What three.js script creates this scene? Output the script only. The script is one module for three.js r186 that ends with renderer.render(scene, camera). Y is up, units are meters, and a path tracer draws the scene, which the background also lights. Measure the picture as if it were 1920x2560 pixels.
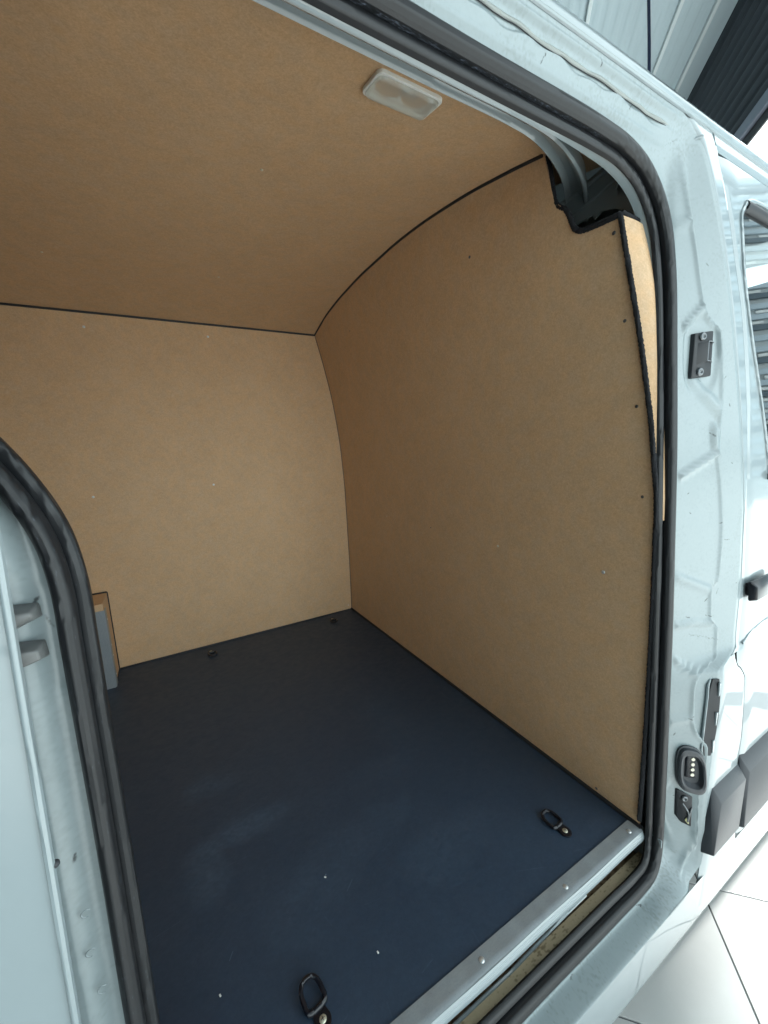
import * as THREE from 'three';
import { mergeGeometries, toCreasedNormals } from 'three/addons/utils/BufferGeometryUtils.js';
import { RoundedBoxGeometry } from 'three/addons/geometries/RoundedBoxGeometry.js';
import { ConvexGeometry } from 'three/addons/geometries/ConvexGeometry.js';

// ------------------------------------------------------------------ camera, sky, exposure
// metres; the load floor of the van is y = 0 in the van's own axes and stands LOAD above the shop floor
const LOAD = 0.52;
const scene = new THREE.Scene();
const camera = new THREE.PerspectiveCamera(104.39, 0.75, 0.02, 400);
camera.position.set(-0.9675, 0.9892 + LOAD, 0.4909);
camera.quaternion.setFromRotationMatrix(new THREE.Matrix4().makeBasis(
  new THREE.Vector3(0.86818, -0.04796, 0.49393), new THREE.Vector3(0.11797, 0.98673, -0.11155), new THREE.Vector3(-0.48202, 0.15511, 0.86232)));
scene.add(camera);

const renderer = new THREE.WebGLRenderer({ antialias: true });
renderer.setSize(768, 1024);
renderer.toneMapping = THREE.LinearToneMapping;
renderer.toneMappingExposure = 2.3;
renderer.shadowMap.enabled = true;

// seeded random numbers
let seed = 20471;
const rnd = () => { seed = (seed * 1664525 + 1013904223) >>> 0; return seed / 4294967296; };
const rr = (a, b) => a + (b - a) * rnd();
const lin = (r, g, b) => new THREE.Color().setRGB(r, g, b);
const clamp = (x, a = 0, b = 1) => Math.min(b, Math.max(a, x));
const smooth = (a, b, x) => { const t = clamp((x - a) / (b - a)); return t * t * (3 - 2 * t); };
const lerp = (a, b, t) => a + (b - a) * t;

// overcast daylight, a little cyan
{
  const w = 256, h = 128, d = new Float32Array(w * h * 4);
  for (let j = 0; j < h; j++) for (let i = 0; i < w; i++) {
    const el = (j / (h - 1) - 0.5) * Math.PI, az = (i / w) * Math.PI * 2, k = (j * w + i) * 4;
    const cloud = 1 + 0.10 * Math.sin(az * 3 + el * 7) * Math.cos(el * 9 - az * 2) + 0.06 * Math.sin(az * 7 - el * 15);
    const up = el > 0 ? lerp(1.6, 0.8, Math.sin(el) ** 0.7) * cloud : 0.5;
    d[k] = 0.86 * up; d[k + 1] = 1.0 * up; d[k + 2] = 1.03 * up; d[k + 3] = 1;
  }
  const sky = new THREE.DataTexture(d, w, h, THREE.RGBAFormat, THREE.FloatType);
  sky.mapping = THREE.EquirectangularReflectionMapping; sky.magFilter = THREE.LinearFilter; sky.needsUpdate = true;
  scene.background = sky; scene.environment = sky;
  scene.backgroundIntensity = 1.2; scene.environmentIntensity = 1.2;
}
// high veiled sun: it reaches the forecourt and a strip of tiles inside the open roller door, and lights the van only by way of the ground
{
  const sun = new THREE.DirectionalLight(lin(1.0, 0.99, 0.95), 5), el = 1.24, az = 0.9; // az from +z towards +x
  sun.position.set(Math.cos(el) * Math.sin(az) * 40, Math.sin(el) * 40, Math.cos(el) * Math.cos(az) * 40);
  sun.castShadow = true; sun.shadow.radius = 14; sun.shadow.mapSize.set(2048, 2048);
  Object.assign(sun.shadow.camera, { left: -14, right: 14, top: 14, bottom: -14, near: 1, far: 90 });
  scene.add(sun, sun.target);
}

// ------------------------------------------------------------------ names, things, parts
const taken = {};
const numbered = (n) => { const k = taken[n] = (taken[n] ?? -1) + 1; return k ? `${n}_${String(k).padStart(3, '0')}` : n; };
function tag(o, label, category, group, kind) {
  if (label) o.userData.label = label;
  if (category) o.userData.category = category;
  if (group) o.userData.group = group;
  if (kind) o.userData.kind = kind;
  return o;
}
function thing(name, [x, y, z], label, category, group) {
  const o = new THREE.Group(); o.name = numbered(name); o.position.set(x, y, z); scene.add(o);
  return tag(o, label, category, group);
}
function part(name, geo, m, parent, label) {
  const o = new THREE.Mesh(geo, m); o.name = name; o.castShadow = o.receiveShadow = true; parent.add(o);
  if (label) o.userData.label = label;
  return o;
}
const sub = (name, parent) => { const g = new THREE.Group(); g.name = name; parent.add(g); return g; };

// ------------------------------------------------------------------ shape helpers
const table = (xs, ys) => (x) => {
  if (x <= xs[0]) return ys[0];
  const n = xs.length - 1;
  if (x >= xs[n]) return ys[n];
  let i = 0; while (x > xs[i + 1]) i++;
  return lerp(ys[i], ys[i + 1], (x - xs[i]) / (xs[i + 1] - xs[i]));
};
// the same through a monotone cubic, for panels whose reflections show kinks
const curve = (xs, ys) => {
  const n = xs.length, d = [], m = [];
  for (let i = 0; i < n - 1; i++) d.push((ys[i + 1] - ys[i]) / (xs[i + 1] - xs[i]));
  for (let i = 0; i < n; i++) m.push(i === 0 ? d[0] : i === n - 1 ? d[n - 2] : d[i - 1] * d[i] <= 0 ? 0 : (2 * d[i - 1] * d[i]) / (d[i - 1] + d[i]));
  return (x) => {
    if (x <= xs[0]) return ys[0] + m[0] * (x - xs[0]);
    if (x >= xs[n - 1]) return ys[n - 1] + m[n - 1] * (x - xs[n - 1]);
    let i = 0; while (x > xs[i + 1]) i++;
    const h = xs[i + 1] - xs[i], t = (x - xs[i]) / h, t2 = t * t, t3 = t2 * t;
    return ys[i] * (2 * t3 - 3 * t2 + 1) + h * m[i] * (t3 - 2 * t2 + t) + ys[i + 1] * (-2 * t3 + 3 * t2) + h * m[i + 1] * (t3 - t2);
  };
};
function build(pos, uv, idx) {
  const g = new THREE.BufferGeometry();
  g.setAttribute('position', new THREE.Float32BufferAttribute(pos, 3));
  g.setAttribute('uv', new THREE.Float32BufferAttribute(uv, 2));
  g.setIndex(idx); g.computeVertexNormals();
  return g;
}
// open sheet: fn(i, j) -> [x, y, z, u, v]; side turns the front face
function sheet(nu, nv, fn, flip = false) {
  const pos = [], uv = [], idx = [];
  for (let j = 0; j <= nv; j++) for (let i = 0; i <= nu; i++) { const p = fn(i / nu, j / nv); pos.push(p[0], p[1], p[2]); uv.push(p[3] ?? p[0], p[4] ?? p[1]); }
  for (let j = 0; j < nv; j++) for (let i = 0; i < nu; i++) {
    const a = j * (nu + 1) + i, b = a + 1, c = a + nu + 1, d = c + 1;
    if (flip) idx.push(a, c, b, b, c, d); else idx.push(a, b, c, b, d, c);
  }
  return build(pos, uv, idx);
}
// the same with a back face t behind it along dir and closed rims
function board(nu, nv, fn, dir, t, flip = false) {
  const front = sheet(nu, nv, fn, flip), back = sheet(nu, nv, (u, v) => { const p = fn(u, v); return [p[0] + dir[0] * t, p[1] + dir[1] * t, p[2] + dir[2] * t, p[3], p[4]]; }, !flip);
  const rim = (f, n, turn) => sheet(n, 1, (u, w) => { const p = f(u); return [p[0] + dir[0] * t * w, p[1] + dir[1] * t * w, p[2] + dir[2] * t * w, (p[3] ?? p[0]), (p[4] ?? p[1]) + w * t]; }, turn);
  return mergeGeometries([front, back, rim((u) => fn(u, 0), nu, !flip), rim((u) => fn(u, 1), nu, flip), rim((v) => fn(0, v), nv, flip), rim((v) => fn(1, v), nv, !flip)]);
}
// sweep a closed or open profile [[a, b], ...] along frames {o, a, b}
function sweep(frames, profile, { closed = false, loop = true, crease = 0.7, wob } = {}) {
  const n = frames.length, m = profile.length, pos = [], uv = [], idx = [], rows = closed ? n + 1 : n, cols = loop ? m + 1 : m;
  let len = 0;
  for (let i = 0; i < rows; i++) {
    const f = frames[i % n];
    if (i) len += f.o.distanceTo(frames[i - 1].o);
    for (let k = 0; k < cols; k++) {
      const [pa, pb] = profile[k % m], w = wob ? wob(i, k % m, len) : 1;
      pos.push(f.o.x + f.a.x * pa * w + f.b.x * pb * w, f.o.y + f.a.y * pa * w + f.b.y * pb * w, f.o.z + f.a.z * pa * w + f.b.z * pb * w);
      uv.push(len, k / m);
    }
  }
  for (let i = 0; i < rows - 1; i++) for (let k = 0; k < cols - 1; k++) {
    const a = i * cols + k, b = a + 1, c = a + cols, d = c + 1;
    idx.push(a, b, c, b, d, c);
  }
  if (!closed && loop) for (const [row, s] of [[0, 1], [rows - 1, -1]]) {
    const c0 = pos.length / 3, at = row * cols; let x = 0, y = 0, z = 0;
    for (let k = 0; k < m; k++) { x += pos[(at + k) * 3]; y += pos[(at + k) * 3 + 1]; z += pos[(at + k) * 3 + 2]; }
    pos.push(x / m, y / m, z / m); uv.push(row ? len : 0, 0.5);
    for (let k = 0; k < m; k++) { const a = at + k, b = at + k + 1; if (s > 0) idx.push(c0, b, a); else idx.push(c0, a, b); }
  }
  const g = build(pos, uv, idx);
  return crease ? toCreasedNormals(g, crease) : g;
}
const ring = (r, n = 10, ry = r) => Array.from({ length: n }, (_, k) => [Math.cos((k / n) * 2 * Math.PI) * r, Math.sin((k / n) * 2 * Math.PI) * ry]);
// a tube along points
function tube(points, r, { n = 10, closed = false, seg = 0, wob, ry } = {}) {
  const vs = points.map((p) => new THREE.Vector3(...p));
  const c = new THREE.CatmullRomCurve3(vs, closed, 'centripetal');
  const N = seg || vs.length * 8, fr = [], F = c.computeFrenetFrames(N, closed);
  for (let i = 0; i < (closed ? N : N + 1); i++) fr.push({ o: c.getPointAt(i / N), a: F.normals[i], b: F.binormals[i] });
  return sweep(fr, ring(r, n, ry ?? r), { closed, crease: 1.2, wob });
}
// the hull of small balls at corners: a block with rounded edges
function hull(corners, r) {
  const p = [], s = Math.SQRT1_2;
  for (const [x, y, z] of corners) for (const [a, b, c] of [[1, 0, 0], [-1, 0, 0], [0, 1, 0], [0, -1, 0], [0, 0, 1], [0, 0, -1], [s, s, 0], [s, -s, 0], [-s, s, 0], [-s, -s, 0], [s, 0, s], [s, 0, -s], [-s, 0, s], [-s, 0, -s], [0, s, s], [0, s, -s], [0, -s, s], [0, -s, -s]]) p.push(new THREE.Vector3(x + a * r, y + b * r, z + c * r));
  const g = new ConvexGeometry(p); const q = g.attributes.position, uv = [];
  for (let i = 0; i < q.count; i++) uv.push(q.getX(i) + q.getZ(i), q.getY(i));
  g.setAttribute('uv', new THREE.Float32BufferAttribute(uv, 2));
  return toCreasedNormals(g, 0.9);
}
const box = (w, h, d, r = 0.002, s = 2) => new RoundedBoxGeometry(w, h, d, s, Math.min(r, w / 2.01, h / 2.01, d / 2.01));
const put = (g, x, y, z) => { g.translate(x, y, z); return g; };

// ------------------------------------------------------------------ textures
function valueNoise(n, s0) { // tileable value noise on an n x n lattice
  const g = new Float32Array(n * n); let s = s0 * 7919 + 13;
  for (let i = 0; i < n * n; i++) { s = (s * 1664525 + 1013904223) >>> 0; g[i] = s / 4294967296; }
  return (x, y) => { // x, y in 0..1
    x *= n; y *= n; const xi = Math.floor(x), yi = Math.floor(y), fx = x - xi, fy = y - yi, u = fx * fx * (3 - 2 * fx), v = fy * fy * (3 - 2 * fy);
    const at = (a, b) => g[(((b % n) + n) % n) * n + (((a % n) + n) % n)];
    return lerp(lerp(at(xi, yi), at(xi + 1, yi), u), lerp(at(xi, yi + 1), at(xi + 1, yi + 1), u), v);
  };
}
function dataMap(w, h, fn, srgb = true) { // fn(u, v) -> [r, g, b] in 0..1 (sRGB values when srgb)
  const d = new Uint8Array(w * h * 4);
  for (let j = 0; j < h; j++) for (let i = 0; i < w; i++) { const c = fn((i + 0.5) / w, (j + 0.5) / h), k = (j * w + i) * 4; for (let q = 0; q < 3; q++) d[k + q] = clamp(Array.isArray(c) ? c[q] : c) * 255; d[k + 3] = 255; }
  const t = new THREE.DataTexture(d, w, h); t.wrapS = t.wrapT = THREE.RepeatWrapping; t.magFilter = THREE.LinearFilter; t.minFilter = THREE.LinearMipmapLinearFilter; t.generateMipmaps = true;
  if (srgb) t.colorSpace = THREE.SRGBColorSpace; t.needsUpdate = true; return t;
}
const n8 = valueNoise(8, 1), n16 = valueNoise(16, 9), n32 = valueNoise(32, 2), n64 = valueNoise(64, 3), n128 = valueNoise(128, 4), n256 = valueNoise(256, 5), n512 = valueNoise(512, 6);
const fbm = (u, v) => 0.4 * n8(u, v) + 0.3 * n16(u, v) + 0.2 * n32(u, v) + 0.1 * n64(u, v);
// hardboard: pressed fibres
const fibre = new Float32Array(1024 * 1024);
for (let k = 0; k < 52000; k++) {
  const a = rr(0, Math.PI * 2), l = rr(2, 9), x = rr(0, 1024), y = rr(0, 1024), t = (rnd() - 0.5) * (rnd() < 0.06 ? 2.6 : 1);
  for (let q = 0; q < l; q += 0.7) { const i = (((y + Math.sin(a) * q) | 0) & 1023) * 1024 + (((x + Math.cos(a) * q) | 0) & 1023); fibre[i] += t; }
}
const fib = (u, v) => fibre[((v * 1024) | 0) * 1024 + ((u * 1024) | 0)];
const boardMap = dataMap(1024, 1024, (u, v) => {
  const f = 0.020 * fib(u, v) + 0.045 * (n512(u, v) - 0.5) + 0.045 * (n256(u, v) - 0.5) + 0.026 * (n128(u, v) - 0.5) + 0.012 * (n64(u, v) - 0.5) + 0.04 * (fbm(u, v) - 0.5) - (n64(v, u) > 0.93 ? 0.02 * n256(u, v) : 0), w = 0.025 * (n32(u, v) - 0.5);
  return [0.788 + f + w, 0.656 + f, 0.513 + f - w];
});
const boardBump = dataMap(1024, 1024, (u, v) => 0.5 + 0.10 * fib(u, v) + 0.25 * (n256(u, v) - 0.5) + 0.3 * (n128(u, v) - 0.5), false);
for (const t of [boardMap, boardBump]) t.repeat.set(1 / 0.6, 1 / 0.6);
// anti-slip floor film over the whole load floor, with dusty smears and a few scratches
const smears = [[-0.93, -0.72, 0.10, 0.05, 0.5], [-0.86, -0.52, 0.13, 0.05, 0.6], [-0.98, -0.45, 0.06, 0.09, 0.5], [-0.62, -0.34, 0.16, 0.09, 0.3], [-0.8, -0.25, 0.12, 0.1, 0.25], [-0.5, -0.5, 0.2, 0.06, 0.25], [-0.35, -0.7, 0.1, 0.2, 0.22], [-0.45, -0.2, 0.16, 0.1, 0.22]];
const dusty = (u, v) => {
  const x = u * 2.4 - 2.4, z = v * 1.74 - 1.73; let s = 0;
  for (const [cx, cz, a, b, k] of smears) { const q = ((x - cx) / a) ** 2 + ((z - cz) / b) ** 2 + 1.6 * (fbm(u * 3 % 1, v * 3 % 1) - 0.5); if (q < 1) s += k * (1 - q) * (0.4 + 0.9 * n128(u * 2 % 1, v * 2 % 1)); }
  return clamp(s);
};
const scratches = [[-0.738, -0.288, -0.733, -0.292, 0.8], [-0.705, -0.232, -0.685, -0.248, 0.22], [-0.958, -0.24, -0.95, -0.252, 0.35]];
for (let k = 0; k < 70; k++) { const x = rr(-1.25, -0.05), z = -0.02 - 1.1 * rnd() ** 1.6, a = rr(-0.5, 0.5) + (rnd() < 0.3 ? 1.4 : 0), l = rr(0.01, 0.11); scratches.push([x, z, x + Math.cos(a) * l, z + Math.sin(a) * l, rr(0.04, 0.13)]); }
const floorMap = dataMap(2048, 1536, (u, v) => {
  const s = dusty(u, v), g = 0.020 * (n512(u, v) - 0.5) + 0.016 * (n256(u, v) - 0.5) + 0.02 * (fbm(u, v) - 0.5); let k = 0;
  const x = u * 2.4 - 2.4, z = v * 1.74 - 1.73;
  for (const [a, b, c, d, t] of scratches) { if (x < Math.min(a, c) - 0.002 || x > Math.max(a, c) + 0.002 || z < Math.min(b, d) - 0.002 || z > Math.max(b, d) + 0.002) continue; const L = Math.hypot(c - a, d - b), q = clamp(((x - a) * (c - a) + (z - b) * (d - b)) / L / L), e = Math.hypot(x - a - q * (c - a), z - b - q * (d - b)); if (e < 0.0014) k = Math.max(k, t * (1 - e / 0.0014) * (t > 0.2 ? 1 : 0.35 + n128(u * 3 % 1, v * 3 % 1))); }
  const speck = n512(u * 1.7 % 1, v * 1.3 % 1) > 0.9925 ? 0.06 : 0;
  return [0.176 + g + 0.10 * s + speck + k * 0.45, 0.245 + g + 0.10 * s + speck + k * 0.45, 0.322 + g + 0.10 * s + speck + k * 0.42];
});
const floorRough = dataMap(1024, 768, (u, v) => { const q = 0.50 + 0.16 * (n128(u, v) - 0.5) + 0.12 * (fbm(u, v) - 0.5) + 0.2 * dusty(u, v); return [q, q, q]; }, false);
const grain = dataMap(512, 512, (u, v) => 0.5 + 0.5 * (n256(u, v) - 0.5) + 0.4 * (n128(u, v) - 0.5), false); grain.repeat.set(6, 6);
// door frame paint: dirt specks, scuffs and grime round the seal; u = metres along X from -1.2, v = metres up from -0.15
const scuffs = [[0.111, 0.507, 0.14, 0.498, 0.7, 0.004], [0.138, 0.499, 0.175, 0.487, 0.85, 0.005], [0.172, 0.488, 0.205, 0.478, 0.6, 0.003], [0.10, 0.553, 0.113, 0.550, 0.75, 0.0025], [0.158, 0.583, 0.168, 0.59, 0.85, 0.002], [0.205, 0.59, 0.213, 0.606, 0.5, 0.0015], [0.19, 1.108, 0.202, 1.118, 0.8, 0.0025], [0.154, 0.99, 0.162, 0.982, 0.8, 0.003], [0.217, 1.057, 0.221, 1.05, 0.6, 0.002], [0.21, 0.729, 0.245, 0.727, 0.75, 0.002],
  [-0.36, 1.585, -0.352, 1.60, 0.7, 0.0025], [-0.12, 1.598, -0.112, 1.606, 0.6, 0.002], [-0.23, 1.63, -0.222, 1.622, 0.6, 0.002], [0.02, 1.58, 0.05, 1.596, 0.35, 0.003], [-1.082, 0.862, -1.079, 0.868, 0.8, 0.002], [-1.076, 0.85, -1.072, 0.838, 0.4, 0.0015], [-1.085, 0.6, -1.084, 0.606, 0.7, 0.002]];
for (let k = 0; k < 26; k++) { const x = rr(-0.75, 0), y = rr(-0.115, -0.07), s = rr(0.003, 0.012); scuffs.push([x, y, x + s, y + rr(-0.004, 0.004), rr(0.2, 0.7), rr(0.0012, 0.0028)]); }
for (let k = 0; k < 26; k++) { const x = rr(0.06, 0.28), y = rr(-0.05, 1.5), s = rr(0.002, 0.008); scuffs.push([x, y, x + s, y + rr(-0.006, 0.006), rr(0.2, 0.55), rr(0.001, 0.002)]); }
const FW = 1.62, FH = 1.86, fc = document.createElement('canvas'); fc.width = 1744; fc.height = 2004;
const fx = fc.getContext('2d'), fk = fc.width / FW;
fx.fillStyle = '#fbfdfc'; fx.fillRect(0, 0, fc.width, fc.height);
{
  const im = fx.getImageData(0, 0, fc.width, fc.height), d = im.data;
  for (let j = 0; j < fc.height; j++) for (let i = 0; i < fc.width; i++) {
    const u = (i / 512) % 1, v = (j / 512) % 1, y = FH - 0.15 - j / fk, k = (j * fc.width + i) * 4;
    // grimy film with ragged edges, thicker on the header and the sill
    const film = smooth(0.5, 0.72, 0.6 * fbm(u, v) + 0.4 * n64(u * 2 % 1, v * 2 % 1)) * (y > 1.56 ? 0.05 : y < -0.05 ? 0.09 : 0.03) * (0.5 + n256(u, v));
    const q = 1 + 0.02 * (n128(u, v) - 0.5) - film;
    d[k] *= q; d[k + 1] *= q; d[k + 2] *= q - film * 0.08;
  }
  fx.putImageData(im, 0, 0);
}
for (const [a, b, c, e, k, w] of scuffs) {
  for (let q = 0; q < 26; q++) { // a scuff is a run of small dark flecks
    const t = rnd(), o = rr(-0.5, 0.5) * w, x = (lerp(a, c, t) + o + 1.2) * fk, y = (FH - 0.15 - lerp(b, e, t) - rr(-0.5, 0.5) * w) * fk;
    fx.fillStyle = `rgba(58,66,70,${k * rr(0.25, 0.8)})`; fx.beginPath(); fx.ellipse(x, y, rr(0.4, 1.9), rr(0.3, 0.9), Math.atan2(b - e, c - a), 0, 7); fx.fill();
  }
}
const frameMap = new THREE.CanvasTexture(fc); frameMap.colorSpace = THREE.SRGBColorSpace;
// rubber seal wear: u runs along the seal
const sealMap = (L, topAt, leftAt) => dataMap(2048, 128, (u, v) => {
  const s = u * L, n = n64(u * 5 % 1, 0.31), f = n512(u * 3 % 1, v * 0.25), a = (s / 0.9) % 1, b = v * 0.11;
  let k = 0.105 + 0.02 * (n256(a, b) - 0.5);
  const inTop = s > topAt[0] && s < topAt[1], inLeft = smooth(leftAt[0], leftAt[0] + 0.05, s) * (1 - smooth(leftAt[1] - 0.1, leftAt[1], s));
  if (inTop && v > 0.52 && v < 0.60 && f > 0.46 && n > 0.22) k += 0.9 * (f - 0.46);           // paint rubbed onto the crest of the bulb
  const dust = 0.55 * fbm(a, b) + 0.3 * n64(a, b) + 0.15 * n256(a, b);
  if (inLeft > 0.5 && n512(a, b * 2) > 0.945 && dust > 0.42) k += 0.16; // specks of dust and rubbed spots
  return [k * 0.92, k * 1.0, k * 1.12];
});
const alMap = dataMap(512, 512, (u, v) => { const q = 0.80 + 0.05 * (n16(u, v) - 0.5) + 0.03 * (n256(u * 0.25, v) - 0.5); return [q, q * 1.005, q * 1.01]; }); alMap.repeat.set(3, 3);
const alRough = dataMap(512, 512, (u, v) => { const q = 0.34 + (n8(u, v) > 0.55 ? 0.10 : 0) + 0.2 * (n128(u, v) - 0.5) + 0.12 * (n256(u, v) - 0.5); return [q, q, q]; }, false); alRough.repeat.set(4, 4);
const rustMap = dataMap(512, 256, (u, v) => { const f = 0.6 * fbm(u, v) + 0.4 * n64(u, v), k = smooth(0.4, 0.66, f); return [lerp(0.52, 0.36, k), lerp(0.45, 0.29, k), lerp(0.36, 0.22, k)]; });
const tanMap = dataMap(512, 256, (u, v) => { const k = smooth(0.56, 0.74, 0.5 * fbm(u, v) + 0.5 * n128(u, v)), f = 0.03 * (n256(u, v) - 0.5); return [lerp(0.82, 0.6, k) + f, lerp(0.75, 0.53, k) + f, lerp(0.62, 0.42, k) + f]; });
const tileMap = dataMap(512, 512, (u, v) => { const q = 0.76 + 0.02 * (fbm(u, v) - 0.5) + 0.008 * (n256(u, v) - 0.5); return [q * 0.995, q, q * 0.99]; });

// ------------------------------------------------------------------ materials
const std = (o) => new THREE.MeshStandardMaterial(o), phys = (o) => new THREE.MeshPhysicalMaterial(o);
const PAINT = lin(0.222, 0.268, 0.285); // one van paint, inside and out
const M = {
  wood: std({ map: boardMap, bumpMap: boardBump, bumpScale: 0.0003, roughness: 0.72 }),
  floor: std({ map: floorMap, roughnessMap: floorRough, roughness: 1, bumpMap: grain, bumpScale: 0.00025 }),
  paint: phys({ color: PAINT, roughness: 0.42, clearcoat: 1, clearcoatRoughness: 0.06 }),
  skin: phys({ color: PAINT, roughness: 0.4, clearcoat: 1, clearcoatRoughness: 0.03 }),
  frame: phys({ map: frameMap, color: PAINT, roughness: 0.5, clearcoat: 0.7, clearcoatRoughness: 0.2 }),
  inner: std({ color: PAINT, roughness: 0.5 }),
  trim: std({ color: lin(0.03, 0.033, 0.036), roughness: 0.7 }),
  sealant: std({ color: lin(0.27, 0.29, 0.28), roughness: 0.7 }),
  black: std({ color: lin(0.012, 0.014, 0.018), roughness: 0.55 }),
  fuzz: std({ color: lin(0.012, 0.013, 0.016), roughness: 1 }),
  moulding: std({ color: lin(0.035, 0.04, 0.048), roughness: 0.42, bumpMap: grain, bumpScale: 0.0002 }),
  cavity: std({ color: lin(0.01, 0.012, 0.016), roughness: 0.9 }),
  al: std({ map: alMap, color: lin(0.5, 0.55, 0.585), roughnessMap: alRough, roughness: 1.25, metalness: 0.35 }),
  steel: std({ color: lin(0.66, 0.68, 0.69), roughness: 0.3, metalness: 0.6 }),
  brass: std({ color: lin(0.62, 0.6, 0.48), roughness: 0.32, metalness: 0.55 }),
  darkSteel: std({ color: lin(0.16, 0.17, 0.18), roughness: 0.35, metalness: 1 }),
  gloss: phys({ color: lin(0.006, 0.007, 0.012), roughness: 0.32, clearcoat: 0.35, clearcoatRoughness: 0.15, specularIntensity: 0.7 }),
  rust: std({ map: rustMap, roughness: 0.9 }),
  tan: std({ map: tanMap, roughness: 0.8 }),
  lens: phys({ color: lin(0.9, 0.92, 0.9), roughness: 0.48, transmission: 0.84, thickness: 0 }),
  lampInside: std({ color: lin(0.84, 0.86, 0.84), roughness: 0.45 }),
  lampWhite: std({ color: lin(0.78, 0.8, 0.77), roughness: 0.5 }),
  guide: phys({ color: lin(0.12, 0.125, 0.125), roughness: 0.35 }),
  glass: phys({ color: lin(0.42, 0.48, 0.49), roughness: 0, transmission: 1, thickness: 0, ior: 1.6 }),
  tile: phys({ map: tileMap, roughness: 0.28, clearcoat: 0.5, clearcoatRoughness: 0.12 }),
  grout: std({ color: lin(0.13, 0.14, 0.15), roughness: 0.9 }),
  hallWall: std({ color: lin(0.62, 0.68, 0.69), roughness: 0.8 }),
  hallCeiling: std({ color: lin(0.42, 0.51, 0.55), roughness: 0.6 }),
  shutter: std({ color: lin(0.010, 0.016, 0.027), roughness: 0.6 }),
  shutterBar: std({ color: lin(0.17, 0.19, 0.24), roughness: 0.4, metalness: 0.2 }),
  slatBlue: std({ color: lin(0.42, 0.52, 0.58), roughness: 0.6 }),
  slatDark: std({ color: lin(0.10, 0.14, 0.17), roughness: 0.6 }),
  slatWhite: std({ color: lin(0.75, 0.8, 0.8), roughness: 0.6 }),
  concrete: std({ color: lin(0.56, 0.6, 0.6), roughness: 0.9 }),
};

// ------------------------------------------------------------------ the van
const van = thing('cargo_van', [0, 0, 0], 'white cargo van with open side door, wood lined load bay and dark floor', 'van');
const body = (name, geo, m, label) => { const o = part(name, geo, m, van, label); o.position.y = LOAD; return o; };

// lengthwise walls of the body: plane of the door opening, outer skin, bulkhead lean, roof arch
const T = curve([-0.2, -0.12, -0.09, -0.05, 0, 0.1, 0.25, 0.49, 0.71, 0.91, 1.2, 1.37, 1.5, 1.6, 1.7], [0.095, 0.088, 0.078, 0.062, 0.046, 0.040, 0.038, 0.0325, 0.0265, 0.0185, 0.0025, -0.0105, -0.022, -0.034, -0.05]);
const S = curve([-0.35, -0.25, -0.12, 0, 0.2, 0.36, 0.42, 0.46, 0.5, 0.7, 0.9, 1.2, 1.4, 1.6, 1.7], [0.085, 0.12, 0.13, 0.118, 0.111, 0.109, 0.105, 0.095, 0.0915, 0.082, 0.074, 0.058, 0.042, 0.014, -0.01]);
const BK = curve([0, 0.35, 0.7, 0.977, 1.25, 1.47, 1.63, 1.75], [0, 0.006, 0.006, -0.004, -0.034, -0.077, -0.117, -0.147]);
const ROOF = curve([-1.74, -1.47, -1.26, -1.03, -0.85, -0.7, -0.475, -0.307, -0.201, -0.1], [1.634, 1.684, 1.703, 1.712, 1.712, 1.706, 1.684, 1.657, 1.636, 1.613]);
const WID = 1.72, REAR = -2.4;

// load floor
body('cargo_floor', (() => { const g = board(24, 18, (u, v) => [lerp(REAR, -0.001, u), 0, lerp(-1.73, 0.006, v), u, v], [0, -1, 0], 0.012, true); return g; })(), M.floor);
// wooden lining
const wall = body('wall_panel', board(60, 44, (u, v) => { const y = v * 1.66, x = lerp(REAR, 0.03, u); return [x, y, -WID, x, y]; }, [0, 0, -1], 0.004), M.wood);
const ceil = body('ceiling_panel', board(60, 48, (u, v) => { const z = lerp(-1.74, -0.075, v), x = lerp(REAR, 0.03, u); return [x, ROOF(z), z, x + 0.31, z + 0.17]; }, [0, 1, 0], 0.004), M.wood);
const zEdge = table([0, 0.5, 0.848, 1.013, 1.171, 1.323, 1.446, 1.456, 1.459, 1.466, 1.508, 1.528, 1.533, 1.58, 1.636, 1.75], [0.024, 0.024, 0.019, 0.004, -0.014, -0.033, -0.046, -0.130, -0.140, -0.150, -0.163, -0.180, -0.191, -0.196, -0.201, -0.21]);
const rowsY = []; for (let i = 0; i <= 60; i++) rowsY.push(1.44 * i / 60);
rowsY.push(1.446, 1.449, 1.452, 1.456, 1.459, 1.466, 1.48, 1.494, 1.508, 1.518, 1.528, 1.533, 1.545, 1.56, 1.58, 1.61, 1.64, 1.66, 1.69, 1.715);
const bulk = body('bulkhead_panel', board(50, rowsY.length - 1, (u, v) => { const y = rowsY[Math.round(v * (rowsY.length - 1))], z = lerp(-1.735, zEdge(y), u); return [BK(y), Math.min(y, ROOF(z) + 0.004 + 0.0001 * (y - 1.6)), z, z + 0.77, y + 0.23]; }, [1, 0, 0], 0.005, true), M.wood);
// return of the lining from the bulkhead's edge to the door seal
body('return_panel', board(8, 40, (u, v) => { const y = lerp(0.80, 1.445, v), z0 = zEdge(y) + 0.002, z1 = T(y) - 0.004 - 0.012 * smooth(1.3, 1.45, y); return [lerp(BK(y) + 0.001, 0.032, u), y - 0.028 * u * smooth(1.2, 1.445, y), lerp(z0, z1, u) + 0.010 * Math.sin(u * Math.PI), y, u * 0.1]; }, [0.3, 0, -0.95], 0.004), M.wood, 'narrow pale strip of lining beside the seal');
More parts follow.
